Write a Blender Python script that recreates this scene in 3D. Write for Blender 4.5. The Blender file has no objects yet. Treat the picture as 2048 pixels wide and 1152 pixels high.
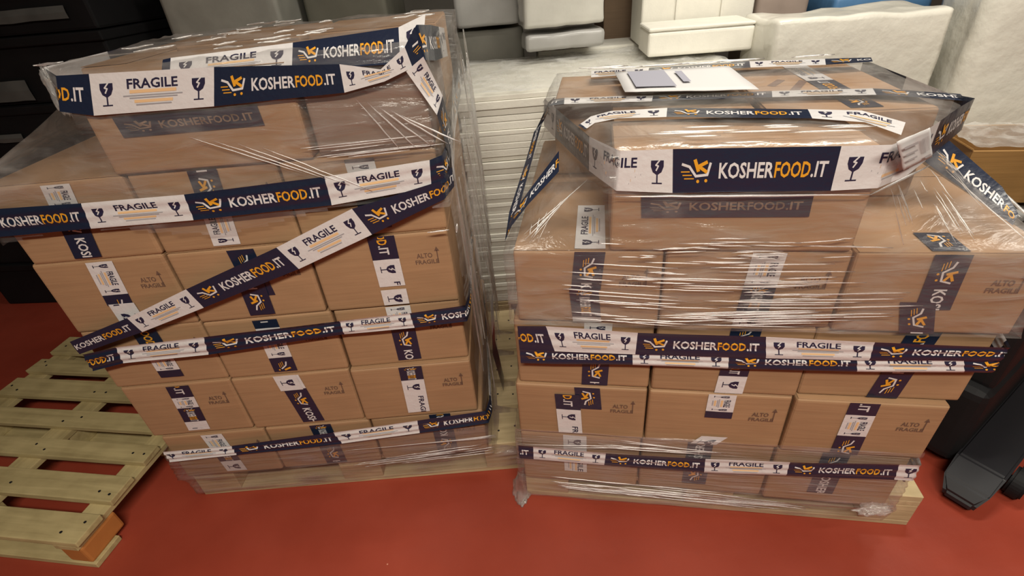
import bpy, bmesh, math, random
from mathutils import Vector, Matrix, noise
random.seed(7)
SC = bpy.context.scene
COL = SC.collection
R = math.radians

# ------------------------------------------------------------------ camera, world, lights, exposure
CAM_H = 1.577
PITCH, ROLL, FOCAL = 0.58342, -0.09126, 1000.0
cd = bpy.data.cameras.new('camera'); cam = bpy.data.objects.new('camera', cd); COL.objects.link(cam)
cd.sensor_fit = 'HORIZONTAL'; cd.sensor_width = 36.0; cd.lens = FOCAL / 2048 * 36.0
cd.clip_start = 0.05
_f = Vector((0, math.cos(PITCH), -math.sin(PITCH))); _u = Vector((0, math.sin(PITCH), math.cos(PITCH))); _r = Vector((1, 0, 0))
_c, _s = math.cos(ROLL), math.sin(ROLL)
_r2 = _c * _r + _s * _u; _u2 = -_s * _r + _c * _u
cam.matrix_world = Matrix(((_r2.x, _u2.x, -_f.x, 0), (_r2.y, _u2.y, -_f.y, 0), (_r2.z, _u2.z, -_f.z, CAM_H), (0, 0, 0, 1)))
SC.camera = cam
SC.view_settings.view_transform = 'Standard'; SC.view_settings.look = 'None'
SC.view_settings.gamma = 1.0; SC.view_settings.use_curve_mapping = False
SC.view_settings.exposure = 0.0
SC.cycles.transparent_max_bounces = 24
w = bpy.data.worlds.new('world'); SC.world = w; w.use_nodes = True
w.node_tree.nodes['Background'].inputs[0].default_value = (1.0, 0.93, 0.84, 1)
w.node_tree.nodes['Background'].inputs[1].default_value = 0.19

def area(name, loc, sx, sy, power, col, rot=(0, 0, 0)):
    l = bpy.data.lights.new(name, 'AREA'); l.shape = 'RECTANGLE'; l.size = sx; l.size_y = sy
    l.energy = power; l.color = col
    o = bpy.data.objects.new(name, l); o.location = loc; o.rotation_euler = rot; COL.objects.link(o)
    return o
WARM = (1.0, 0.93, 0.80)
area('ceiling_lamp_front', (0.05, -0.80, 2.95), 1.6, 0.18, 106, WARM)
area('ceiling_lamp_side', (2.3, -0.3, 2.95), 1.5, 0.16, 22, WARM)
area('ceiling_lamp_rear', (1.15, 1.60, 2.95), 1.5, 0.16, 44, (1.0, 0.95, 0.84))

# ------------------------------------------------------------------ helpers
def tag(o, label=None, cat=None, group=None, kind=None):
    if label: o['label'] = label
    if cat: o['category'] = cat
    if group: o['group'] = group
    if kind: o['kind'] = kind
    return o

def empty(name, loc=(0, 0, 0), rz=0.0, label=None, cat=None, group=None):
    o = bpy.data.objects.new(name, None); o.location = loc; o.rotation_euler = (0, 0, rz)
    o.empty_display_size = 0.1
    COL.objects.link(o); return tag(o, label, cat, group)

def link_mesh(name, me, mats, parent=None, loc=(0, 0, 0), rz=0.0, smooth=False):
    o = bpy.data.objects.new(name, me); COL.objects.link(o)
    for m in (mats if isinstance(mats, (list, tuple)) else [mats]): me.materials.append(m)
    o.parent = parent; o.location = loc; o.rotation_euler = (0, 0, rz)
    if smooth: me.polygons.foreach_set('use_smooth', [True] * len(me.polygons))
    return o

def bm_mesh(bm, name):
    me = bpy.data.meshes.new(name); bm.normal_update(); bm.to_mesh(me); bm.free(); return me

def add_box(bm, x0, x1, y0, y1, z0, z1, bev=0.0, seg=2, mat=0, M=None, jit=0.0):
    vs = [bm.verts.new((x, y, z)) for z in (z0, z1) for y in (y0, y1) for x in (x0, x1)]
    if jit:
        for v in vs: v.co += Vector([random.uniform(-jit, jit) for _ in range(3)])
    F = [(0, 2, 3, 1), (4, 5, 7, 6), (0, 1, 5, 4), (2, 6, 7, 3), (0, 4, 6, 2), (1, 3, 7, 5)]
    fs = [bm.faces.new([vs[i] for i in f]) for f in F]
    for f in fs: f.material_index = mat
    if bev:
        es = list({e for f in fs for e in f.edges})
        r = bmesh.ops.bevel(bm, geom=es, offset=bev, segments=seg, profile=0.6, affect='EDGES')
        for f in r['faces']: f.material_index = mat
        vs = list({v for f in fs if f.is_valid for v in f.verts} | {v for f in r['faces'] for v in f.verts})
    if M is not None:
        for v in vs: v.co = M @ v.co
    return vs

def box_obj(name, x0, x1, y0, y1, z0, z1, mat, parent=None, bev=0.004, loc=(0, 0, 0), rz=0.0, jit=0.0, seg=2):
    bm = bmesh.new(); add_box(bm, x0, x1, y0, y1, z0, z1, bev, seg, jit=jit)
    return link_mesh(name, bm_mesh(bm, name), mat, parent, loc, rz)

# ------------------------------------------------------------------ materials
def mat(name):
    m = bpy.data.materials.new(name); m.use_nodes = True
    return m, m.node_tree, m.node_tree.nodes['Principled BSDF']

def simple(name, col, rough=0.6, spec=0.4, coat=0.0, noise_amt=0.0, nscale=8.0, bump=0.0, bscale=40.0, stretch=(1, 1, 1)):
    m, nt, b = mat(name); N = nt.nodes; L = nt.links
    b.inputs['Base Color'].default_value = (*col, 1); b.inputs['Roughness'].default_value = rough
    b.inputs['Specular IOR Level'].default_value = spec; b.inputs['Coat Weight'].default_value = coat
    b.inputs['Coat Roughness'].default_value = 0.12
    tc = N.new('ShaderNodeTexCoord'); mp = N.new('ShaderNodeMapping'); L.new(tc.outputs['Object'], mp.inputs[0])
    mp.inputs['Scale'].default_value = stretch
    if noise_amt:
        n = N.new('ShaderNodeTexNoise'); n.inputs['Scale'].default_value = nscale; n.inputs['Detail'].default_value = 6
        L.new(mp.outputs[0], n.inputs['Vector'])
        r = N.new('ShaderNodeMapRange'); r.inputs[1].default_value = 0.25; r.inputs[2].default_value = 0.75
        r.inputs[3].default_value = 1 - noise_amt; r.inputs[4].default_value = 1 + noise_amt
        L.new(n.outputs[0], r.inputs[0])
        mx = N.new('ShaderNodeMix'); mx.data_type = 'RGBA'; mx.blend_type = 'MULTIPLY'; mx.inputs[0].default_value = 1
        mx.inputs[6].default_value = (*col, 1); L.new(r.outputs[0], mx.inputs[7]); L.new(mx.outputs[2], b.inputs['Base Color'])
    if bump:
        n2 = N.new('ShaderNodeTexNoise'); n2.inputs['Scale'].default_value = bscale; n2.inputs['Detail'].default_value = 4
        L.new(mp.outputs[0], n2.inputs['Vector'])
        bp = N.new('ShaderNodeBump'); bp.inputs['Strength'].default_value = bump; bp.inputs['Distance'].default_value = 0.01
        L.new(n2.outputs[0], bp.inputs['Height']); L.new(bp.outputs[0], b.inputs['Normal'])
    return m

def cardboard(name, col):
    m, nt, b = mat(name); N = nt.nodes; L = nt.links
    b.inputs['Roughness'].default_value = 0.62; b.inputs['Specular IOR Level'].default_value = 0.3
    tc = N.new('ShaderNodeTexCoord'); oi = N.new('ShaderNodeObjectInfo')
    mp = N.new('ShaderNodeMapping'); mp.inputs['Scale'].default_value = (1.2, 1.2, 26); L.new(tc.outputs['Object'], mp.inputs[0])
    n = N.new('ShaderNodeTexNoise'); n.inputs['Scale'].default_value = 3.0; n.inputs['Detail'].default_value = 5; L.new(mp.outputs[0], n.inputs['Vector'])
    n2 = N.new('ShaderNodeTexNoise'); n2.inputs['Scale'].default_value = 5.0; n2.inputs['Detail'].default_value = 3; L.new(tc.outputs['Object'], n2.inputs['Vector'])
    ad = N.new('ShaderNodeMath'); ad.operation = 'ADD'; L.new(n.outputs[0], ad.inputs[0]); L.new(n2.outputs[0], ad.inputs[1])
    ad2 = N.new('ShaderNodeMath'); ad2.operation = 'MULTIPLY_ADD'; L.new(oi.outputs['Random'], ad2.inputs[0]); ad2.inputs[1].default_value = 0.25; L.new(ad.outputs[0], ad2.inputs[2])
    r = N.new('ShaderNodeMapRange'); r.inputs[1].default_value = 0.6; r.inputs[2].default_value = 1.6; r.inputs[3].default_value = 0.82; r.inputs[4].default_value = 1.16
    L.new(ad2.outputs[0], r.inputs[0])
    mx = N.new('ShaderNodeMix'); mx.data_type = 'RGBA'; mx.blend_type = 'MULTIPLY'; mx.inputs[0].default_value = 1
    mx.inputs[6].default_value = (*col, 1); L.new(r.outputs[0], mx.inputs[7]); L.new(mx.outputs[2], b.inputs['Base Color'])
    bp = N.new('ShaderNodeBump'); bp.inputs['Strength'].default_value = 0.25; bp.inputs['Distance'].default_value = 0.004
    L.new(n.outputs[0], bp.inputs['Height']); L.new(bp.outputs[0], b.inputs['Normal'])
    return m

def wood(name, col, dark):
    m, nt, b = mat(name); N = nt.nodes; L = nt.links
    b.inputs['Roughness'].default_value = 0.75; b.inputs['Specular IOR Level'].default_value = 0.25
    tc = N.new('ShaderNodeTexCoord'); mp = N.new('ShaderNodeMapping'); mp.inputs['Scale'].default_value = (2.0, 28, 28); L.new(tc.outputs['Object'], mp.inputs[0])
    oi = N.new('ShaderNodeObjectInfo'); ml = N.new('ShaderNodeVectorMath'); ml.operation = 'SCALE'; L.new(oi.outputs['Location'], ml.inputs[0]); ml.inputs['Scale'].default_value = 37.0
    cb = N.new('ShaderNodeCombineXYZ'); L.new(oi.outputs['Random'], cb.inputs[0]); L.new(oi.outputs['Random'], cb.inputs[1])
    s2 = N.new('ShaderNodeVectorMath'); s2.operation = 'SCALE'; L.new(cb.outputs[0], s2.inputs[0]); s2.inputs['Scale'].default_value = 50.0
    a = N.new('ShaderNodeVectorMath'); a.operation = 'ADD'; L.new(mp.outputs[0], a.inputs[0]); L.new(s2.outputs[0], a.inputs[1])
    n = N.new('ShaderNodeTexNoise'); n.inputs['Scale'].default_value = 1.6; n.inputs['Detail'].default_value = 7; n.inputs['Distortion'].default_value = 0.6; L.new(a.outputs[0], n.inputs['Vector'])
    n2 = N.new('ShaderNodeTexNoise'); n2.inputs['Scale'].default_value = 9; n2.inputs['Detail'].default_value = 4; L.new(tc.outputs['Object'], n2.inputs['Vector'])
    cr = N.new('ShaderNodeValToRGB'); cr.color_ramp.elements[0].position = 0.3; cr.color_ramp.elements[0].color = (*dark, 1)
    cr.color_ramp.elements[1].position = 0.62; cr.color_ramp.elements[1].color = (*col, 1)
    mm = N.new('ShaderNodeMath'); mm.operation = 'MULTIPLY_ADD'; L.new(n2.outputs[0], mm.inputs[0]); mm.inputs[1].default_value = 0.5
    m3 = N.new('ShaderNodeMath'); m3.operation = 'MULTIPLY'; L.new(n.outputs[0], m3.inputs[0]); m3.inputs[1].default_value = 0.5
    L.new(m3.outputs[0], mm.inputs[2]); L.new(mm.outputs[0], cr.inputs[0])
    L.new(cr.outputs[0], b.inputs['Base Color'])
    bp = N.new('ShaderNodeBump'); bp.inputs['Strength'].default_value = 0.35; bp.inputs['Distance'].default_value = 0.003
    L.new(n.outputs[0], bp.inputs['Height']); L.new(bp.outputs[0], b.inputs['Normal'])
    return m

def film_mat(name, haze, stretch=(5, 5, 60), gloss=1.0, bump=0.9, tint=(0.64, 0.62, 0.60), cap=0.16, rough=0.22):
    m = bpy.data.materials.new(name); m.use_nodes = True; nt = m.node_tree; N = nt.nodes; L = nt.links
    N.clear(); out = N.new('ShaderNodeOutputMaterial')
    tc = N.new('ShaderNodeTexCoord'); mp = N.new('ShaderNodeMapping'); mp.inputs['Scale'].default_value = stretch; L.new(tc.outputs['Object'], mp.inputs[0])
    n = N.new('ShaderNodeTexNoise'); n.inputs['Scale'].default_value = 1.0; n.inputs['Detail'].default_value = 5; n.inputs['Distortion'].default_value = 0.7; L.new(mp.outputs[0], n.inputs['Vector'])
    nb = N.new('ShaderNodeTexNoise'); nb.inputs['Scale'].default_value = 7.0; nb.inputs['Detail'].default_value = 5; L.new(tc.outputs['Object'], nb.inputs['Vector'])
    bp = N.new('ShaderNodeBump'); bp.inputs['Strength'].default_value = bump; bp.inputs['Distance'].default_value = 0.02; L.new(n.outputs[0], bp.inputs['Height'])
    tr = N.new('ShaderNodeBsdfTransparent'); tr.inputs[0].default_value = (1, 1, 1, 1)
    gl = N.new('ShaderNodeBsdfGlossy'); gl.inputs['Roughness'].default_value = rough; gl.inputs[0].default_value = (1, 1, 1, 1); L.new(bp.outputs[0], gl.inputs['Normal'])
    df = N.new('ShaderNodeBsdfDiffuse'); df.inputs[0].default_value = (*tint, 1); L.new(bp.outputs[0], df.inputs['Normal'])
    tl = N.new('ShaderNodeBsdfTranslucent'); tl.inputs[0].default_value = (*tint, 1)
    dm = N.new('ShaderNodeMixShader'); dm.inputs[0].default_value = 0.3; L.new(df.outputs[0], dm.inputs[1]); L.new(tl.outputs[0], dm.inputs[2])
    mul = N.new('ShaderNodeMath'); mul.operation = 'MULTIPLY'; L.new(n.outputs[0], mul.inputs[0]); L.new(nb.outputs[0], mul.inputs[1])
    r = N.new('ShaderNodeMapRange'); r.inputs[1].default_value = 0.2; r.inputs[2].default_value = 0.45; r.inputs[3].default_value = haze * 0.45; r.inputs[4].default_value = haze * 1.9
    L.new(mul.outputs[0], r.inputs[0])
    m1 = N.new('ShaderNodeMixShader'); L.new(r.outputs[0], m1.inputs[0]); L.new(tr.outputs[0], m1.inputs[1]); L.new(dm.outputs[0], m1.inputs[2])
    fr = N.new('ShaderNodeFresnel'); fr.inputs[0].default_value = 1.40
    fm = N.new('ShaderNodeMath'); fm.operation = 'MULTIPLY'; fm.inputs[1].default_value = gloss; fm.use_clamp = True; L.new(fr.outputs[0], fm.inputs[0])
    cp = N.new('ShaderNodeMath'); cp.operation = 'MINIMUM'; cp.inputs[1].default_value = cap; L.new(fm.outputs[0], cp.inputs[0])
    m2 = N.new('ShaderNodeMixShader'); L.new(cp.outputs[0], m2.inputs[0]); L.new(m1.outputs[0], m2.inputs[1]); L.new(gl.outputs[0], m2.inputs[2])
    L.new(m2.outputs[0], out.inputs[0]); return m

def film_coords(m, kind):
    return m

CARD = cardboard('corrugated_cardboard', (0.35, 0.208, 0.112))
CARD_M = cardboard('mauve_brown_cardboard', (0.235, 0.155, 0.115))
CARD_D = cardboard('dark_cardboard', (0.22, 0.15, 0.095))
CARD_Y = cardboard('ochre_cardboard', (0.36, 0.20, 0.07))
WOOD = wood('pale_pallet_wood', (0.58, 0.46, 0.27), (0.38, 0.29, 0.16))
WOOD_G = wood('weathered_pallet_wood', (0.54, 0.44, 0.22), (0.33, 0.26, 0.12))
WOOD_O = simple('orange_painted_wood', (0.52, 0.20, 0.05), 0.7, noise_amt=0.15)
T_NAVY = simple('navy_tape', (0.011, 0.018, 0.041), 0.28, 0.5, 0.25, bump=0.15, bscale=60)
T_WHITE = simple('white_tape', (0.66, 0.64, 0.64), 0.3, 0.5, 0.25, bump=0.15, bscale=60)
T_ORANGE = simple('orange_print', (0.72, 0.33, 0.025), 0.35, 0.4, 0.1)
T_PEACH = simple('peach_print', (0.75, 0.50, 0.27), 0.35, 0.4)
T_GREY = simple('grey_print', (0.33, 0.32, 0.34), 0.35, 0.4)
T_INK = simple('navy_ink', (0.022, 0.02, 0.05), 0.4, 0.4)
TAPE = [T_NAVY, T_WHITE, T_ORANGE, T_PEACH, T_GREY, T_INK]
NV, WH, OR, PE, GR, IK = range(6)
T_FADE = simple('worn_tape', (0.022, 0.022, 0.042), 0.4, 0.4, 0.1, noise_amt=0.2); T_FADT = simple('worn_print', (0.20, 0.135, 0.10), 0.5, 0.3, noise_amt=0.5, nscale=40)
TAPE_F = [T_FADE, T_FADT, T_FADT, T_FADT, T_GREY, T_INK]
INK_BOX = simple('faded_box_ink', (0.15, 0.085, 0.06), 0.8, 0.2)
FILM_TOP = film_mat('stretch_film_top', 0.20, (7, 7, 30), 1.4, 0.6)
FILM_LOW = film_mat('stretch_film_low', 0.27, (3, 3, 90), 1.3, 0.6, (0.68, 0.58, 0.57))  # mauve tint puts the red floor's reflection into the film colour
FILM_FOLD = film_mat('folded_film', 0.22, (14, 14, 6), 1.6, 0.5, (0.75, 0.75, 0.72))
FILM_LOWL = film_mat('stretch_film_low_left', 0.42, (3, 3, 60), 1.3, 0.6, (0.42, 0.32, 0.30))  # dark mauve tint paints in floor reflection and the shade of the pallet openings
FILM_ROPE = film_mat('gathered_film', 0.30, (20, 20, 20), 9.0, 0.1, (0.9, 0.88, 0.86), 0.7, 0.36)  # film folds, whitened and over-glossed so that they draw the bright glints
FILM_DULL = film_mat('cloudy_film', 0.45, (12, 12, 12), 1.5, 0.6, (0.9, 0.9, 0.88))
FOAM = simple('white_foam', (0.80, 0.78, 0.70), 0.7, 0.3, noise_amt=0.04, nscale=20, bump=0.1, bscale=120)
FOAM_B = simple('white_wrapped_plastic', (0.74, 0.72, 0.64), 0.3, 0.5, 0.3, noise_amt=0.06, nscale=6, bump=0.55, bscale=14)
GREYPL = simple('grey_wrapped_plastic', (0.36, 0.355, 0.34), 0.4, 0.5, 0.2, noise_amt=0.15, nscale=5, bump=0.4, bscale=9)
PALEPL = simple('pale_grey_wrap', (.56, .55, .50), .25, .5, .4, noise_amt=.12, nscale=5, bump=.5, bscale=10)
DGREY = simple('dull_grey_cover', (0.17, 0.165, 0.14), 0.6, 0.4, 0.0, noise_amt=0.15, nscale=6, bump=0.3, bscale=10)
BLACK = simple('black_plastic', (0.008, 0.008, 0.009), 0.65, 0.25, noise_amt=0.2)
BLACK_M = simple('matt_black_metal', (0.011, 0.011, 0.014), 0.5, 0.45)
BLUE = simple('blue_plastic', (0.09, 0.22, 0.42), 0.45, 0.4, bump=0.3, bscale=14)
PAPER = simple('white_paper', (0.60, 0.59, 0.59), 0.6, 0.3)

# floor
FL, nt, b = mat('red_floor_paint'); N = nt.nodes; L = nt.links
tc = N.new('ShaderNodeTexCoord')
n1 = N.new('ShaderNodeTexNoise'); n1.inputs['Scale'].default_value = 3.0; n1.inputs['Detail'].default_value = 8; L.new(tc.outputs['Object'], n1.inputs['Vector'])
cr = N.new('ShaderNodeValToRGB'); cr.color_ramp.elements[0].position = 0.3; cr.color_ramp.elements[0].color = (0.27, 0.040, 0.021, 1)
cr.color_ramp.elements[1].position = 0.72; cr.color_ramp.elements[1].color = (0.35, 0.058, 0.032, 1); L.new(n1.outputs[0], cr.inputs[0])
vo = N.new('ShaderNodeTexVoronoi'); vo.inputs['Scale'].default_value = 9.0; L.new(tc.outputs['Object'], vo.inputs['Vector'])
lt = N.new('ShaderNodeMath'); lt.operation = 'LESS_THAN'; lt.inputs[1].default_value = 0.03; L.new(vo.outputs['Distance'], lt.inputs[0])
sx = N.new('ShaderNodeSeparateColor'); L.new(vo.outputs['Color'], sx.inputs[0])
gt = N.new('ShaderNodeMath'); gt.operation = 'GREATER_THAN'; gt.inputs[1].default_value = 0.72; L.new(sx.outputs[0], gt.inputs[0])
ml = N.new('ShaderNodeMath'); ml.operation = 'MULTIPLY'; L.new(lt.outputs[0], ml.inputs[0]); L.new(gt.outputs[0], ml.inputs[1])
mx = N.new('ShaderNodeMix'); mx.data_type = 'RGBA'; L.new(ml.outputs[0], mx.inputs[0]); L.new(cr.outputs[0], mx.inputs[6]); mx.inputs[7].default_value = (0.60, 0.26, 0.18, 1)
L.new(mx.outputs[2], b.inputs['Base Color'])
mp = N.new('ShaderNodeMapping'); mp.inputs['Scale'].default_value = (1.2, 6, 1); mp.inputs['Rotation'].default_value = (0, 0, R(14)); L.new(tc.outputs['Object'], mp.inputs[0])
n2 = N.new('ShaderNodeTexNoise'); n2.inputs['Scale'].default_value = 3.0; n2.inputs['Detail'].default_value = 5; L.new(mp.outputs[0], n2.inputs['Vector'])
mr = N.new('ShaderNodeMapRange'); mr.inputs[3].default_value = 0.26; mr.inputs[4].default_value = 0.5; L.new(n2.outputs[0], mr.inputs[0]); L.new(mr.outputs[0], b.inputs['Roughness'])
b.inputs['Specular IOR Level'].default_value = 0.5
n3 = N.new('ShaderNodeTexNoise'); n3.inputs['Scale'].default_value = 14; n3.inputs['Detail'].default_value = 5; L.new(tc.outputs['Object'], n3.inputs['Vector'])
bp = N.new('ShaderNodeBump'); bp.inputs['Strength'].default_value = 0.12; bp.inputs['Distance'].default_value = 0.01; L.new(n3.outputs[0], bp.inputs['Height']); L.new(bp.outputs[0], b.inputs['Normal'])
WALL = simple('grey_wall_paint', (0.20, 0.19, 0.165), 0.8, 0.2, noise_amt=0.12, nscale=3)
CEIL = simple('ceiling_paint', (0.45, 0.44, 0.40), 0.85, 0.2, noise_amt=0.05)

# ------------------------------------------------------------------ the setting
tag(box_obj('floor', -6, 6, -3, 5.2, -0.1, 0.0, FL, bev=0), 'red painted warehouse floor with scuffs', 'floor', kind='structure')
tag(box_obj('wall_back', -6, 6, 5.0, 5.15, 0.0, 3.2, WALL, bev=0), 'dull grey wall behind the stored goods', 'wall', kind='structure')
tag(box_obj('wall_left', -6.15, -6, -3, 5.15, 0.0, 3.2, WALL, bev=0), 'dull grey side wall on the left', 'wall', kind='structure')
tag(box_obj('wall_right', 6, 6.15, -3, 5.15, 0.0, 3.2, WALL, bev=0), 'dull grey side wall on the right', 'wall', kind='structure')
tag(box_obj('wall_front', -6, 6, -3.15, -3, 0.0, 3.2, WALL, bev=0), 'dull grey wall behind the viewer', 'wall', kind='structure')
tag(box_obj('ceiling', -6.15, 6.15, -3.15, 5.15, 3.2, 3.3, CEIL, bev=0), 'pale ceiling carrying the lamps', 'ceiling', kind='structure')

# ------------------------------------------------------------------ printed tape
TXT = {}
def glyphs(s):
    """2-D triangles of a line of bold lettering, scaled to cap height 1 and starting at x = 0."""
    if s in TXT: return TXT[s]
    cu = bpy.data.curves.new('lettering', 'FONT'); cu.body = s; cu.size = 1.0; cu.resolution_u = 2; cu.offset = 0.022
    o = bpy.data.objects.new('lettering', cu); COL.objects.link(o)
    dg = bpy.context.evaluated_depsgraph_get(); me = bpy.data.meshes.new_from_object(o.evaluated_get(dg))
    me.calc_loop_triangles()
    vs = [(v.co.x, v.co.y) for v in me.vertices]; fs = [tuple(t.vertices) for t in me.loop_triangles]
    bpy.data.objects.remove(o); bpy.data.curves.remove(cu); bpy.data.meshes.remove(me)
    x0 = min(v[0] for v in vs); y1 = max(v[1] for v in vs); y0 = min(v[1] for v in vs); x1 = max(v[0] for v in vs)
    h = y1 if y1 > 0 else 1
    vs = [((x - x0) / h, y / h) for x, y in vs]
    TXT[s] = (vs, fs, (x1 - x0) / h); return TXT[s]

def put_text(els, s, x, y, w, h, m, lay=1):
    vs, fs, ww = glyphs(s)
    els.append((m, lay, [(x + vx * w / ww, y + vy * h) for vx, vy in vs], fs))

def stroke(els, pts, wd, m, lay=1):
    for a, b_ in zip(pts, pts[1:]):
        d = Vector((b_[0] - a[0], b_[1] - a[1])); n = Vector((-d.y, d.x)).normalized() * wd / 2; e = d.normalized() * wd * 0.3
        els.append((m, lay, [(a[0] - e.x - n.x, a[1] - e.y - n.y), (b_[0] + e.x - n.x, b_[1] + e.y - n.y), (b_[0] + e.x + n.x, b_[1] + e.y + n.y), (a[0] - e.x + n.x, a[1] - e.y + n.y)], [(0, 1, 2, 3)]))

def disc(els, cx, cy, r, m, lay=1, n=10):
    els.append((m, lay, [(cx + r * math.cos(i * 2 * math.pi / n), cy + r * math.sin(i * 2 * math.pi / n)) for i in range(n)], [tuple(range(n))]))

def goblet(els, cx, m=IK, bg=WH):
    y = 0.035
    els.append((m, 1, [(cx - .0125, y + .018), (cx + .0125, y + .018), (cx + .0125, y + .008), (cx + .0085, y - .001), (cx + .002, y - .005), (cx - .002, y - .005), (cx - .0085, y - .001), (cx - .0125, y + .008)], [tuple(reversed(range(8)))]))
    stroke(els, [(cx, y - .004), (cx, y - .019)], .0028, m)
    stroke(els, [(cx - .009, y - .0195), (cx + .009, y - .0195)], .0022, m)
    stroke(els, [(cx + .004, y + .018), (cx - .003, y + .0105), (cx + .002, y + .009), (cx - .002, y + .002)], .0026, bg, 2)

LN, LW, TW = 0.290, 0.238, 0.070
def navy_tile():
    e = []
    stroke(e, [(.018, .046), (.031, .042), (.043, .027), (.064, .029), (.069, .047)], .0042, WH)
    stroke(e, [(.041, .052), (.047, .036)], .006, OR, 2); stroke(e, [(.046, .042), (.062, .049)], .0055, OR, 2); stroke(e, [(.049, .042), (.062, .034)], .0055, OR, 2)
    disc(e, .047, .0185, .0028, OR); disc(e, .062, .0195, .0028, OR)
    for k in range(3): stroke(e, [(.016 + .003 * k, .034 - .0055 * k), (.031 + .004 * k, .034 - .0055 * k)], .0018, OR)
    put_text(e, 'KOSHER', .085, .0235, .098, .0245, WH); put_text(e, 'FOOD', .1845, .0235, .062, .0245, OR); put_text(e, '.IT', .2485, .0235, .027, .0245, WH)
    return e
def white_tile():
    e = []
    goblet(e, .030); goblet(e, .208)
    put_text(e, 'FRAGILE', .070, .042, .098, .0165, IK)
    stroke(e, [(.076, .0365), (.163, .0365)], .0058, PE)
    stroke(e, [(.062, .0295), (.176, .0295)], .0022, GR); stroke(e, [(.074, .0255), (.166, .0255)], .0022, GR)
    stroke(e, [(.084, .0195), (.156, .0195)], .0052, PE)
    stroke(e, [(.086, .0135), (.154, .0135)], .0024, GR)
    return e
TILES = {'N': (NV, navy_tile()), 'W': (WH, white_tile())}

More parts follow.
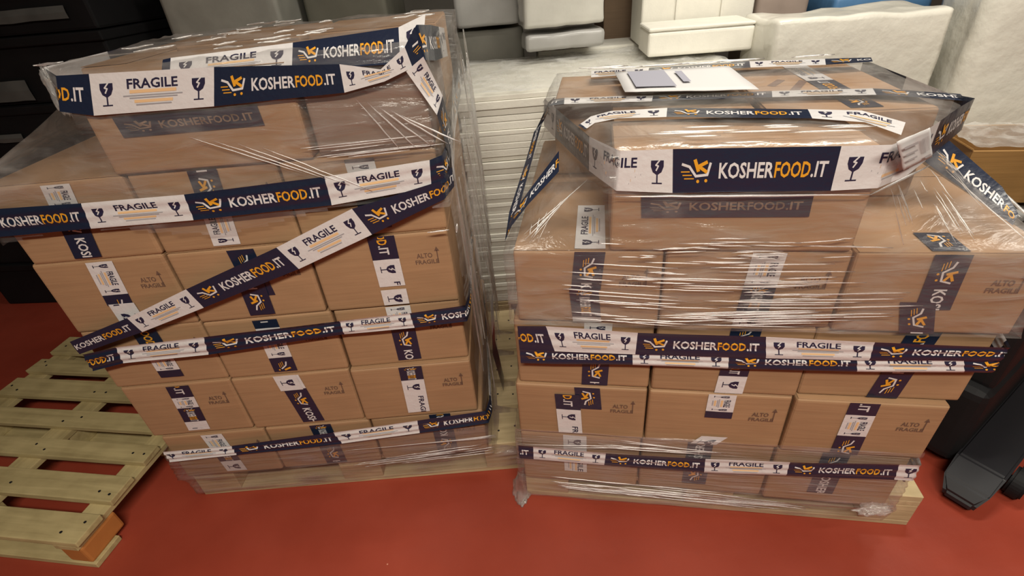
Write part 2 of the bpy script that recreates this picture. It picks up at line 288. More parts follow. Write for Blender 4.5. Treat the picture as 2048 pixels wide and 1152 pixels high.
def ribbon(name, pairs, parent=None, loc=(0, 0, 0), rz=0.0, fold=0.0, seed=0, first='N', lift=0.0012, mats=None, step=0.018):
    """Printed tape. pairs = (lower edge point, upper edge point, mark); a mark 'N' or 'W' starts a navy or a white print there."""
    lo = [Vector(p[0]) for p in pairs]; hi = [Vector(p[1]) for p in pairs]
    mid = [(a + b_) / 2 for a, b_ in zip(lo, hi)]
    S = [0.0]
    for a, b_ in zip(mid, mid[1:]): S.append(S[-1] + (b_ - a).length)
    tot = S[-1]
    marks = [(S[i], p[2]) for i, p in enumerate(pairs) if len(p) > 2 and p[2]]
    segs = []
    other = {'N': 'W', 'W': 'N'}; ln = {'N': LN, 'W': LW}
    if not marks: marks = [(0.0, first)]
    if marks[0][0] > 1e-6:
        k = other[marks[0][1]]; s1 = marks[0][0]
        while s1 > 0: segs.insert(0, (s1 - ln[k], s1, k)); s1 -= ln[k]; k = other[k]
    for (s0, k), (s1, _) in zip(marks, marks[1:]): segs.append((s0, s1, k))
    s0, k = marks[-1]
    while s0 < tot: segs.append((s0, s0 + ln[k], k)); s0 += ln[k]; k = other[k]
    rnd = random.Random(seed)
    ph = rnd.uniform(0, 50)
    def pos(s, t):           # t in 0..1 across
        s = min(max(s, 0.0), tot)
        i = 0
        while i < len(S) - 2 and s > S[i + 1]: i += 1
        f = (s - S[i]) / max(1e-9, S[i + 1] - S[i])
        a = lo[i].lerp(lo[i + 1], f); b_ = hi[i].lerp(hi[i + 1], f)
        return a, b_, i
    def nrm(s):
        a0, b0, _ = pos(s - 0.012, 0); a1, b1, _ = pos(s + 0.012, 0); a, b_, _ = pos(s, 0)
        n = ((a1 + b1) - (a0 + b0)).cross(b_ - a)
        return n.normalized() if n.length > 1e-12 else Vector((0, -1, 0))
    nt_ = 10 if fold else 4
    def W(s, t):
        v = lift + 0.0009 * noise.noise(Vector((s * 9 + ph, t * 2.5, ph)))
        if fold:
            tt = t * 2.6 + 0.30 * noise.noise(Vector((s * 2.2, ph, 3)))
            v += fold * abs(((tt + ph) % 1.0) - 0.5) * 2
        return v
    def P(s, t, e):
        a, b_, _ = pos(s, t); n = nrm(s)
        j = min(max(int(t * nt_), 0), nt_ - 1); f = t * nt_ - j
        return a.lerp(b_, t) + n * (W(s, j / nt_) * (1 - f) + W(s, (j + 1) / nt_) * f + e)
    def bands(poly):
        if not fold: return [poly]
        out = []
        for j in range(nt_):
            q = poly
            for lim, sg in ((j / nt_ * TW, 1), ((j + 1) / nt_ * TW, -1)):
                r_ = []
                for (x0, y0), (x1, y1) in zip(q, q[1:] + q[:1]):
                    i0, i1 = (y0 - lim) * sg >= 0, (y1 - lim) * sg >= 0
                    if i0: r_.append((x0, y0))
                    if i0 != i1:
                        f = (lim - y0) / (y1 - y0); r_.append((x0 + (x1 - x0) * f, lim))
                q = r_
                if len(q) < 3: break
            if len(q) >= 3: out.append(q)
        return out
    bm = bmesh.new()
    cuts = {0.0, tot} | {x for x in S} | {max(0, min(tot, q)) for sg in segs for q in sg[:2]}
    k = 0.0
    while k < tot: cuts.add(k); k += step
    cuts = sorted(cuts); cuts = [c for i, c in enumerate(cuts) if i == 0 or c - cuts[i - 1] > 1e-5]
    grid = [[bm.verts.new(P(s, j / nt_, 0)) for j in range(nt_ + 1)] for s in cuts]
    for i in range(len(cuts) - 1):
        m_ = (cuts[i] + cuts[i + 1]) / 2
        kk = next((sg[2] for sg in segs if sg[0] <= m_ <= sg[1]), first)
        for j in range(nt_):
            f = bm.faces.new((grid[i][j], grid[i + 1][j], grid[i + 1][j + 1], grid[i][j + 1])); f.material_index = TILES[kk][0]; f.smooth = True
    for s0, s1, kk in segs:
        sc = (s1 - s0) / ln[kk]
        for m_, lay, vs, fs in TILES[kk][1]:
            ok = [-0.0005 <= s0 + x * sc <= tot + 0.0005 for x, y in vs]
            if not any(ok): continue
            bv = {}
            for f in fs:
                if not all(ok[i] for i in f): continue
                for pl in bands([vs[i] for i in f]):
                    k_ = []
                    for c_ in pl:
                        kk_ = (round(c_[0], 6), round(c_[1], 6))
                        if kk_ not in bv: bv[kk_] = bm.verts.new(P(s0 + c_[0] * sc, c_[1] / TW, 0.0006 * lay))
                        if bv[kk_] not in k_: k_.append(bv[kk_])
                    if len(k_) < 3: continue
                    try: q = bm.faces.new(k_); q.material_index = m_
                    except ValueError: pass
    return link_mesh(name, bm_mesh(bm, name), mats or TAPE, parent, loc, rz)

# ------------------------------------------------------------------ cartons
def mark_mesh(x, y, z, sc=1.0):
    """ALTO with an arrow over FRAGILE, printed on a carton front facing -y; x, z is its lower right corner."""
    e = []
    put_text(e, 'FRAGILE', -.072, 0, .066, .013, 0); put_text(e, 'ALTO', -.066, .019, .044, .015, 0)
    stroke(e, [(-.008, .002), (-.008, .04)], .003, 0)
    e.append((0, 1, [(-.015, .038), (-.001, .038), (-.008, .052)], [(0, 1, 2)]))
    bm = bmesh.new()
    for m_, lay, vs, fs in e:
        bv = [bm.verts.new((x + vx * sc, y - 0.0008, z + vy * sc)) for vx, vy in vs]
        for f in fs:
            try: bm.faces.new([bv[i] for i in f])
            except ValueError: pass
    return bm_mesh(bm, 'printed_mark')

def carton(load, x0, x1, y0, y1, z0, z1, label, group, mark=True, tapes=(), matl=CARD, flap=True, seed=0):
    cx = (x0 + x1) / 2; lx, ly, a = load
    ca, sa = math.cos(a), math.sin(a)
    root = empty('cardboard_box', (lx + ca * cx - sa * y0, ly + sa * cx + ca * y0, z0), a, label, 'box', group)
    hw = (x1 - x0) / 2 - 0.0026; d = y1 - y0; h = z1 - z0
    bm = bmesh.new(); add_box(bm, -hw, hw, 0, d, 0.0006, h - 0.0012, 0.009, 3, jit=0.0016)
    link_mesh('carton', bm_mesh(bm, 'carton'), matl, root, smooth=False)
    if flap:
        bm = bmesh.new(); add_box(bm, -hw + .004, hw - .004, 0.003, d * .5 - .002, h - .0012, h + .0002, 0.0004, 1)
        add_box(bm, -hw + .004, hw - .004, d * .5 + .002, d - .003, h - .0012, h + .0002, 0.0004, 1)
        link_mesh('top_flap', bm_mesh(bm, 'top_flap'), matl, root)
    if mark:
        link_mesh('printed_mark', mark_mesh(hw - .028, -0.0004, h - .095, 0.95), INK_BOX, root)
    for i, (xa, za, xb, zb, down, marks, first) in enumerate(tapes):
        # strip from (xa, za) to (xb, zb) in load x and height; down = lettering reads downwards
        pts = [(xa, za, None)] + [(xa + (xb - xa) * f, za + (zb - za) * f, k) for f, k in marks] + [(xb, zb, None)]
        if not down: pts = pts[::-1]
        prs = []
        for px, pz, k in pts:
            q = (px - cx, -0.0015 - 0.0012 * i, pz - z0)
            l, r_ = (q[0] - TW / 2, q[1], q[2]), (q[0] + TW / 2, q[1], q[2])
            prs.append((l, r_, k) if down else (r_, l, k))
        ribbon('sealing_tape', prs, root, seed=seed + i, first=first)
    return root

# ------------------------------------------------------------------ pallets
def pallet(name, loc, rz, label, Lx, Ly, boards, wd, nx_cross, group=None, m=WOOD, orange=False, cut=True):
    """Boards run along x. boards = list of (y0, y1)."""
    root = empty(name, loc, rz, label, 'pallet', group)
    zt = 0.144
    for y0, y1 in boards:
        bm = bmesh.new(); add_box(bm, 0, Lx, y0, y1, zt - .022, zt, .002, 1, jit=.002)
        for xx in (.03, .09, Lx / 2 - .03, Lx / 2 + .03, Lx - .09, Lx - .03):
            r_ = bmesh.ops.create_cone(bm, cap_ends=True, segments=8, radius1=.004, radius2=.004, depth=.002, matrix=Matrix.Translation((xx, (y0 + y1) / 2 + random.uniform(-.02, .02), zt + .0003)))
            for v in r_['verts']:
                for f in v.link_faces: f.material_index = 1
        link_mesh('deck_board', bm_mesh(bm, 'deck_board'), [m, BLACK_M], root)
    xs = nx_cross
    for x0, x1 in xs:
        o = box_obj('cross_board', 0, Ly, -(x1 - x0), 0, 0, .022, m, root, .002, (x0, 0, zt - .0445), R(90))
    for i, (x0, x1) in enumerate(xs):
        for j, (a0, a1) in enumerate(((0.0, .1), (Ly / 2 - .07, Ly / 2 + .07), (Ly - .1, Ly))):
            mm = WOOD_O if (orange and i == 0 and j == 0) else m
            o = box_obj('block', x0, x1, a0, a1, .022, zt - .0445, mm, root, .003)
            if mm is WOOD_O: o['label'] = 'orange painted corner block'
    for a0, a1 in ((0.0, .1), (Ly / 2 - .05, Ly / 2 + .05), (Ly - .1, Ly)):
        bm = bmesh.new(); add_box(bm, 0, Lx, a0, a1, 0.0, .022, .002, 1)
        link_mesh('bottom_board', bm_mesh(bm, 'bottom_board'), m, root)
    return root

LOADL = (-1.2283, 1.1881, -0.0084)
LOADR = (-0.0123, 1.0704, -0.1943)
EUR = [(0, .145), (.1825, .2825), (.3275, .4725), (.5175, .6175), (.655, .8)]
CROSS = [(0, .145), (.5275, .6725), (1.055, 1.2)]
pallet('wooden_pallet', (LOADL[0] + .022, LOADL[1], 0), LOADL[2], 'pale wooden pallet carrying the left load of taped boxes', 1.2, .8, EUR, .1, CROSS)
pallet('wooden_pallet', (LOADR[0], LOADR[1], 0), LOADR[2], 'pale wooden pallet carrying the right load of taped boxes', 1.2, .8, EUR, .1, CROSS)
# empty pallet: local x to the left along its boards, y away from the viewer
B7 = [(0, .100), (.147, .246), (.302, .382), (.442, .525), (.589, .693), (.737, .822), (.868, .985)]
_a = R(180 - 10.5)
EP = (-1.444, 0.941)
def flip_pallet():
    root = empty('wooden_pallet', (EP[0] - math.cos(R(-10.5)) * 1.0, EP[1] - math.sin(R(-10.5)) * 1.0, 0), R(-10.5),
                 'empty weathered wooden pallet lying on the red floor at the left', 'pallet')
    zt = .144
    for y0, y1 in B7:
        bm = bmesh.new(); add_box(bm, random.uniform(-.01, .006), 1.0 + random.uniform(-.012, .004), y0, y1, zt - .022, zt, .003, 2, jit=.002)
        for xx in (.03, .08, .47, .54, .92, .97):
            r_ = bmesh.ops.create_cone(bm, cap_ends=True, segments=8, radius1=.0045, radius2=.0045, depth=.002, matrix=Matrix.Translation((xx + random.uniform(-.01, .01), (y0 + y1) / 2 + random.uniform(-.025, .025), zt + .0004)))
            for f in {f for v in r_['verts'] for f in v.link_faces}: f.material_index = 1
        link_mesh('deck_board', bm_mesh(bm, 'deck_board'), [WOOD_G, BLACK_M], root)
    for x0, x1 in ((0, .1), (.43, .53), (.9, .985)):
        box_obj('cross_board', 0, .985, -(x1 - x0), 0, 0, .022, WOOD_G, root, .002, (x0, 0, zt - .0445), R(90))
        for j, (a0, a1) in enumerate(((.004, .14), (.42, .56), (.85, .98))):
            red = x0 > .8 and j == 0
            o = box_obj('block', x0 + .003, x1 + (.004 if red else -.003), a0, a1, .022, zt - .0445, WOOD_O if red else WOOD_G, root, .008 if red else .003)
            if red: o['label'] = 'orange painted corner block'
    for a0, a1 in ((0.0, .1), (.44, .54), (.885, .985)):
        bm = bmesh.new(); add_box(bm, 0, 1.0, a0, a1, 0.0, .022, .002, 1)
        link_mesh('bottom_board', bm_mesh(bm, 'bottom_board'), WOOD_G, root)
    return root
flip_pallet()

# ------------------------------------------------------------------ the two loads of cartons
UP = ['bottom row', 'second row up', 'third row up', 'fourth row up', 'fifth row up']
CO = ['leftmost column', 'middle column', 'rightmost column']
DEP = 0.775
def T(xa, za, xb, zb, down=True, marks=(), first='N'): return (xa, za, xb, zb, down, marks, first)
ZL = [.144, .352, .572, .787, 1.010, 1.222]
CL = [[.030, .375, .722, 1.098], [.004, .346, .711, 1.085], [-.004, .345, .716, 1.080], [-.004, .344, .708, 1.079], [.004, .346, .706, 1.080]]
TL = {
 (4, 0): [T(.185, 1.215, .158, 1.02, True, [(0, 'W'), (.28, 'N')])], (4, 1): [T(.531, 1.218, .514, 1.02, False, [(.45, 'N'), (1, 'W')])],
 (4, 2): [T(.899, 1.212, .905, 1.03, True, [(.05, 'W'), (.55, 'N')])],
 (3, 0): [T(.175, 1.005, .163, .87, True, [(0, 'W'), (.75, 'N')]), T(.168, .875, .17, .80, False, [(1, 'W')])],
 (3, 1): [T(.541, 1.005, .550, .86, True, [(.0, 'N')]), T(.535, .93, .53, .80, False, [(1, 'N')])],
 (3, 2): [T(.905, 1.008, .905, .855, True, [(.45, 'W')]), T(.905, .845, .905, .795, True, [(0, 'W')])],
 (2, 0): [T(.18, .78, .183, .60, True, [(.55, 'W'), (.85, 'N')])],
 (2, 1): [T(.525, .78, .524, .585, True, [(.15, 'W'), (.72, 'N')])],
 (2, 2): [T(.903, .784, .901, .585, True, [(0, 'W'), (.38, 'N')])],
 (1, 0): [T(.182, .565, .170, .37, True, [(.25, 'W'), (.48, 'N'), (.80, 'W')])],
 (1, 1): [T(.522, .570, .545, .365, True, [(.0, 'W'), (.28, 'N')]), T(.515, .572, .52, .51, True, [(0, 'W')])],
 (1, 2): [T(.899, .57, .893, .375, True, [(.0, 'N'), (.28, 'W')])],
 (0, 0): [T(.20, .348, .217, .16, True, [(0, 'W'), (.45, 'N'), (.72, 'W')])],
 (0, 1): [T(.56, .35, .566, .155, True, [(0, 'N'), (.40, 'W'), (.5, 'N')])],
 (0, 2): [T(.954, .35, .956, .16, False, [(1, 'N')])],
}
for r in range(5):
    for c in range(3):
        extra = {0: 'white and navy tape down its front', 1: 'tape down its centre', 2: 'box next to the clear film side'}[c]
        carton(LOADL, CL[r][c], CL[r][c + 1], -.026 + random.uniform(-.005, .007) + (.006 if r in (2, 4) else -.001), DEP, ZL[r], ZL[r + 1],
               'brown cardboard box in the left load, %s, %s' % (UP[r], CO[c]), 'boxes in the left load', mark=(r != 4 or c == 1), tapes=TL[(r, c)], seed=r * 3 + c)
ZR = [.144, .372, .575, .798, 1.006]
CR = [[.002, .367, .735, 1.078], [.003, .370, .738, 1.096], [.012, .373, .741, 1.120], [.026, .377, .762, 1.131]]
TR = {
 (3, 0): [T(.209, 1.004, .200, .90, True, [(0, 'N')]), T(.195, .905, .204, .805, True, [(.0, 'N'), (.86, 'W')])],
 (3, 1): [T(.594, 1.003, .582, .803, True, [(0, 'W'), (.42, 'N'), (.78, 'W')])],
 (3, 2): [T(.943, 1.004, .950, .865, True, [(0, 'N')]), T(.915, .885, .94, .80, True, [(0, 'N')])],
 (2, 0): [T(.232, .795, .225, .58, True, [(0, 'W'), (.55, 'N')])],
 (2, 1): [T(.582, .795, .573, .578, True, [(0, 'N'), (.72, 'W')])],
 (2, 2): [T(.968, .795, .940, .58, False, [(1, 'N')])],
 (1, 0): [T(.205, .573, .212, .49, False, [(1, 'N')]), T(.150, .545, .158, .385, True, [(.38, 'W')])],
 (1, 1): [T(.560, .574, .560, .485, True, [(.0, 'W'), (.72, 'N')]), T(.562, .41, .535, .376, True, [(0, 'W')])],
 (1, 2): [T(.900, .574, .900, .376, True, [(.22, 'W'), (.62, 'N')])],
 (0, 0): [T(.170, .37, .172, .20, True, [(0, 'W')])],
 (0, 1): [T(.531, .37, .533, .18, False, [(1, 'N')])],
 (0, 2): [T(.889, .37, .887, .19, True, [(0, 'N')])],
}
for r in range(4):
    for c in range(3):
        rt = carton(LOADR, CR[r][c], CR[r][c + 1], -.043 + random.uniform(-.005, .007) + (.006 if r in (0, 2) else -.001), DEP, ZR[r], ZR[r + 1],
               'brown cardboard box in the right load, %s, %s' % (UP[r].replace('fourth row up', 'fourth row up under the film'), CO[c]), 'boxes in the right load',
               mark=(r in (1, 3)), tapes=TR[(r, c)], seed=100 + r * 3 + c)
        if r == 3 and c != 1:      # sealing tape carried on over the top of the box
            xa = (.209 if c == 0 else .94) - (CR[r][c] + CR[r][c + 1]) / 2; zt = ZR[4] - ZR[3] + .0016
            ribbon('sealing_tape', [((xa + TW / 2, .004, zt), (xa - TW / 2, .004, zt), 'W' if c == 0 else 'N'), ((xa + TW / 2, .24 if c == 0 else .085, zt), (xa - TW / 2, .24 if c == 0 else .085, zt), None)], rt, seed=300 + c)

def faded_tape(root, x0, x1, z0, z1, y):
    prs = [((x0, y, z0), (x0 - .004, y, z1), 'N'), ((x1, y, z0), (x1 - .002, y, z1), 'N')]
    return ribbon('sealing_tape', prs, root, seed=3, mats=TAPE_F)
# top tier, left load
A = carton(LOADL, .335, .803, -.030, .37, 1.222, 1.430, 'wide brown box with one navy tape strip on top of the left load', 'top tier boxes', mark=False)
faded_tape(A, .401 - .569, .716 - .569, 1.308 - 1.222, 1.352 - 1.222, -.0015)
carton(LOADL, .810, 1.082, -.022, .40, 1.222, 1.428, 'brown box at the right end of the left load top under wrinkled film', 'top tier boxes', mark=False, matl=CARD_M)
carton(LOADL, .200, .328, .205, .775, 1.222, 1.430, 'brown box set back at the left end of the left load top', 'top tier boxes', mark=False)
carton(LOADL, .345, .700, .40, .775, 1.222, 1.440, 'brown box at the back of the left load top behind the wide box', 'top tier boxes', mark=False)
carton(LOADL, .710, 1.082, .42, .775, 1.222, 1.440, 'brown box at the back right corner of the left load top', 'top tier boxes', mark=False)
# top tier, right load
A = carton(LOADR, .250, .755, -.047, .20, 1.006, 1.228, 'wide brown box with one navy tape strip on top of the right load', 'top tier boxes', mark=False)
faded_tape(A, .317 - .5025, .648 - .5025, 1.092 - 1.006, 1.142 - 1.006, -.0015)
carton(LOADR, .095, .610, .43, .775, 1.006, 1.222, 'brown box at the rear left of the right load top under the white paper', 'top tier boxes', mark=False, matl=CARD)
B = carton(LOADR, .620, .985, .235, .775, 1.006, 1.222, 'brown box at the rear right of the right load top with navy tape corner', 'top tier boxes', mark=False, matl=CARD)
bx = .8025
bm = bmesh.new()
for (a0, a1) in (((.742, .576), (.697, .507)), ((.795, .556), (.728, .425))):
    d = (Vector(a1) - Vector(a0)).normalized(); n_ = Vector((-d.y, d.x)) * .011
    bm.faces.new([bm.verts.new((p[0] + sg * n_.x - bx, p[1] + sg * n_.y - .235, 1.2232 - 1.006)) for p, sg in ((a0, -1), (a1, -1), (a1, 1), (a0, 1))])
link_mesh('printed_mark', bm_mesh(bm, 'printed_mark'), INK_BOX, B)
ribbon('sealing_tape', [((.875 - bx, .02, 1.2225 - 1.006), (.805 - bx, .02, 1.2225 - 1.006), None), ((.865 - bx, .52, 1.2225 - 1.006), (.795 - bx, .52, 1.2225 - 1.006), None)], B, seed=77)
carton(LOADR, .255, .612, .21, .425, 1.006, 1.218, 'narrow brown box between front and rear boxes on the right load top', 'top tier boxes', mark=False)

# ------------------------------------------------------------------ tape bands around the loads
def band(pairs, load, label, seed, fold=0.0, lift=.0012):
    o = ribbon('packing_tape', pairs, None, (load[0], load[1], 0), load[2], fold, seed, lift=lift)
    return tag(o, label, 'tape', 'printed tape bands around the loads')
yl, yr = -.043, -.058
def fr(y, *rows):      # rows: x_lo, z_lo, x_hi, z_hi, mark
    return [((a, y, b_), (c, y, d), k) for a, b_, c, d, k in rows]
def side(x, *rows): return [((x, a, b_), (x, a, d), k) for a, b_, d, k in rows]
XR = 1.10
# left load
band([((.175, .50, 1.375), (.180, .50, 1.445), None), ((.178, .13, 1.376), (.183, .13, 1.445), None)] +
     fr(yl, (.306, 1.376, .338, 1.445, None), (.371, 1.362, .404, 1.443, 'W'), (.629, 1.359, .660, 1.435, 'N'), (.911, 1.363, .915, 1.419, 'W'), (1.000, 1.378, .997, 1.402, None), (1.064, 1.400, 1.055, 1.440, 'N'), (1.09, 1.412, 1.085, 1.478, None)) +
     [((1.105, .02, 1.40), (1.105, .02, 1.47), None), ((1.105, .35, 1.36), (1.105, .35, 1.43), None)],
     LOADL, 'wide tape band around the top edge of the left load, twisted near its right end', 11)
band([((.535, -.036, 1.415), (.532, .010, 1.450), None), ((.553, -.036, 1.413), (.550, .010, 1.452), 'W'), ((.813, -.038, 1.415), (.814, .010, 1.460), 'N'), ((1.039, -.038, 1.407), (1.041, .010, 1.471), 'W'), ((1.09, -.032, 1.43), (1.10, .02, 1.49), None)],
     LOADL, 'tape strip lying across the top front edge of the left load', 12)
band(fr(yl, (.000, 1.107, .000, 1.177, None), (.227, 1.107, .238, 1.172, 'W'), (.477, 1.106, .481, 1.171, 'N'), (.815, 1.113, .817, 1.184, 'W'), (1.060, 1.136, 1.066, 1.201, 'N'), (1.095, 1.145, 1.095, 1.21, None)) + [((XR, .0, 1.15), (XR, .0, 1.215), None), ((XR, .5, 1.18), (XR, .5, 1.245), None), ((XR, .8, 1.19), (XR, .8, 1.255), None)],
     LOADL, 'tape band around the left load at its fifth row of boxes', 13, fold=.003)
band(fr(yl - .004, (-.008, .734, -.010, .780, None), (.100, .765, .090, .812, None), (.200, .792, .182, .842, 'W'), (.397, .854, .376, .916, 'N'), (.684, .947, .648, 1.014, 'W'), (.893, 1.027, .861, 1.100, 'N'), (1.085, 1.103, 1.083, 1.150, None)) + [((1.108, .0, 1.115), (1.108, .0, 1.165), None), ((1.108, .4, 1.26), (1.108, .4, 1.31), None)],
     LOADL, 'tape running diagonally up the front of the left load', 14)
band(fr(yl - .002, (-.004, .670, .000, .733, None), (.095, .690, .103, .749, 'W'), (.344, .694, .356, .758, 'N'), (.744, .724, .743, .774, 'W'), (.944, .726, .940, .779, 'N'), (1.092, .733, 1.092, .789, None)) + [((XR, .0, .738), (XR, .0, .793), None), ((XR, .6, .78), (XR, .6, .835), None)],
     LOADL, 'creased tape band around the left load at its third row of boxes', 15, fold=.006)
band(fr(yl, (.030, .253, .028, .303, None), (.258, .259, .256, .305, 'N'), (.617, .272, .602, .326, 'W'), (.881, .291, .883, .349, 'N'), (1.108, .311, 1.106, .364, None)) + [((1.118, .0, .315), (1.118, .0, .37), None), ((1.112, .25, .36), (1.112, .25, .41), None), ((XR, .6, .40), (XR, .6, .455), None)],
     LOADL, 'creased tape band around the bottom row of the left load', 16, fold=.006)
band([((1.050, -.050, 1.395), (1.090, -.048, 1.420), 'W'), ((1.098, -.045, 1.300), (1.112, .0, 1.330), 'N'), ((1.106, .02, 1.18), (1.114, .08, 1.22), None)],
     LOADL, 'narrow tape strip running down from the top right corner of the left load', 17)
# right load
band([((.065, .46, 1.15), (.070, .46, 1.228), None), ((.085, .40, 1.150), (.09, .40, 1.228), None), ((.205, .06, 1.158), (.205, .06, 1.236), 'W')] +
     fr(yr, (.262, 1.158, .266, 1.242, None), (.374, 1.152, .366, 1.243, 'N'), (.670, 1.152, .666, 1.240, 'W')) +
     [((.750, yr, 1.156), (.750, yr, 1.240), None), ((.812, -.022, 1.164), (.812, -.022, 1.248), None), ((.874, .040, 1.172), (.871, .038, 1.252), 'N'), ((.94, .112, 1.178), (.938, .110, 1.254), None), ((1.020, .203, 1.180), (1.020, .203, 1.248), None), ((1.026, .30, 1.17), (1.026, .30, 1.235), None), ((1.04, .79, 1.16), (1.04, .79, 1.225), None)],
     LOADR, 'wide tape band around the top tier of the right load', 21)
band([((.195, .085, 1.243), (.178, .115, 1.244), None), ((.215, .135, 1.243), (.205, .185, 1.244), None), ((.268, .165, 1.243), (.254, .228, 1.244), None), ((.377, .160, 1.243), (.387, .236, 1.244), 'N'), ((.669, .108, 1.243), (.682, .178, 1.244), 'W'), ((.755, .070, 1.243), (.780, .150, 1.244), None), ((.782, -.018, 1.243), (.822, .055, 1.244), None)],
     LOADR, 'tape strip lying on top of the front box of the right load', 22)
band([((.20, .62, 1.246), (.20, .72, 1.246), None), ((.372, .634, 1.246), (.383, .724, 1.246), 'N'), ((.671, .646, 1.246), (.690, .742, 1.246), 'W'), ((.872, .628, 1.246), (.900, .717, 1.246), 'N'), ((1.0, .64, 1.246), (1.02, .70, 1.246), None)],
     LOADR, 'tape strip along the back of the top of the right load', 30)
band([((.092, .352, 1.232), (.098, .430, 1.230), None), ((.132, .346, 1.236), (.129, .425, 1.234), 'W'), ((.360, .338, 1.236), (.370, .412, 1.234), 'N'), ((.650, .329, 1.236), (.668, .400, 1.234), 'W'), ((.877, .310, 1.236), (.898, .381, 1.234), 'N'), ((1.03, .235, 1.233), (1.05, .30, 1.232), None)],
     LOADR, 'tape strip across the top of the right load beneath the white paper', 23)
band([((.085, .40, 1.232), (.100, .44, 1.236), 'N'), ((.042, .40, 1.150), (.064, .412, 1.168), None), ((.030, .24, 1.107), (.052, .252, 1.124), 'N'), ((.006, .09, 1.040), (.036, .10, 1.066), None), ((.000, .03, .99), (.016, .05, 1.02), None)],
     LOADR, 'tape strip dropping steeply down the left end of the right load', 24)
band([((.013, .005, 1.03), (.018, .07, 1.045), None), ((.06, .06, 1.075), (.065, .11, 1.10), None), ((.13, .13, 1.13), (.128, .18, 1.165), None)],
     LOADR, 'short slanting tape piece below the top left corner of the right load', 25)
band([((.945, .165, 1.125), (.985, .190, 1.170), 'N'), ((1.035, .050, 1.062), (1.056, .070, 1.100), None), ((1.065, .010, 1.040), (1.075, .025, 1.060), None)],
     LOADR, 'tape strip sloping down from the top right corner of the right load', 26)
band(fr(yr - .004, (.030, .726, .030, .801, None), (.122, .720, .102, .803, 'W'), (.325, .720, .327, .791, 'N'), (.633, .722, .620, .790, 'W'), (.858, .727, .853, .784, 'N'), (1.122, .741, 1.122, .780, None)) + [((1.136, .0, .742), (1.136, .0, .782), None), ((1.13, .5, .78), (1.13, .5, .82), None)],
     LOADR, 'upper of two tape bands around the middle of the right load', 27, fold=.003)
band(fr(yr, (.030, .670, .030, .728, 'N'), (.321, .680, .318, .728, 'W'), (.553, .680, .548, .729, 'N'), (.844, .688, .831, .738, 'W'), (1.067, .698, 1.050, .743, 'N'), (1.122, .700, 1.122, .745, None)) + [((1.135, .0, .70), (1.135, .0, .75), None), ((1.13, .5, .74), (1.13, .5, .79), None)],
     LOADR, 'lower of two tape bands around the middle of the right load', 28, fold=.005)
band(fr(yr - .004, (.000, .277, .000, .342, None), (.044, .278, .046, .340, 'W'), (.259, .273, .263, .332, 'N'), (.548, .272, .544, .335, 'W'), (.770, .285, .767, .347, 'N'), (1.043, .302, 1.035, .368, 'W'), (1.088, .302, 1.084, .370, None)) + [((1.095, .0, .303), (1.095, .0, .372), None), ((1.09, .5, .34), (1.09, .5, .40), None)],
     LOADR, 'tape band around the bottom row of the right load', 29, fold=.004)

# ------------------------------------------------------------------ stretch film
def ray_poly(poly, cx, cy, ang):
    dx, dy = math.cos(ang), math.sin(ang); best = 0
    for (x0, y0), (x1, y1) in zip(poly, poly[1:] + poly[:1]):
        ex, ey = x1 - x0, y1 - y0; det = dx * (-ey) + ex * dy
        if abs(det) < 1e-9: continue
        px, py = x0 - cx, y0 - cy
        t = (px * (-ey) + ex * py) / det; u = (dx * py - dy * px) / det
        if t > 0 and -1e-6 <= u <= 1 + 1e-6: best = max(best, t)
    return cx + dx * best, cy + dy * best

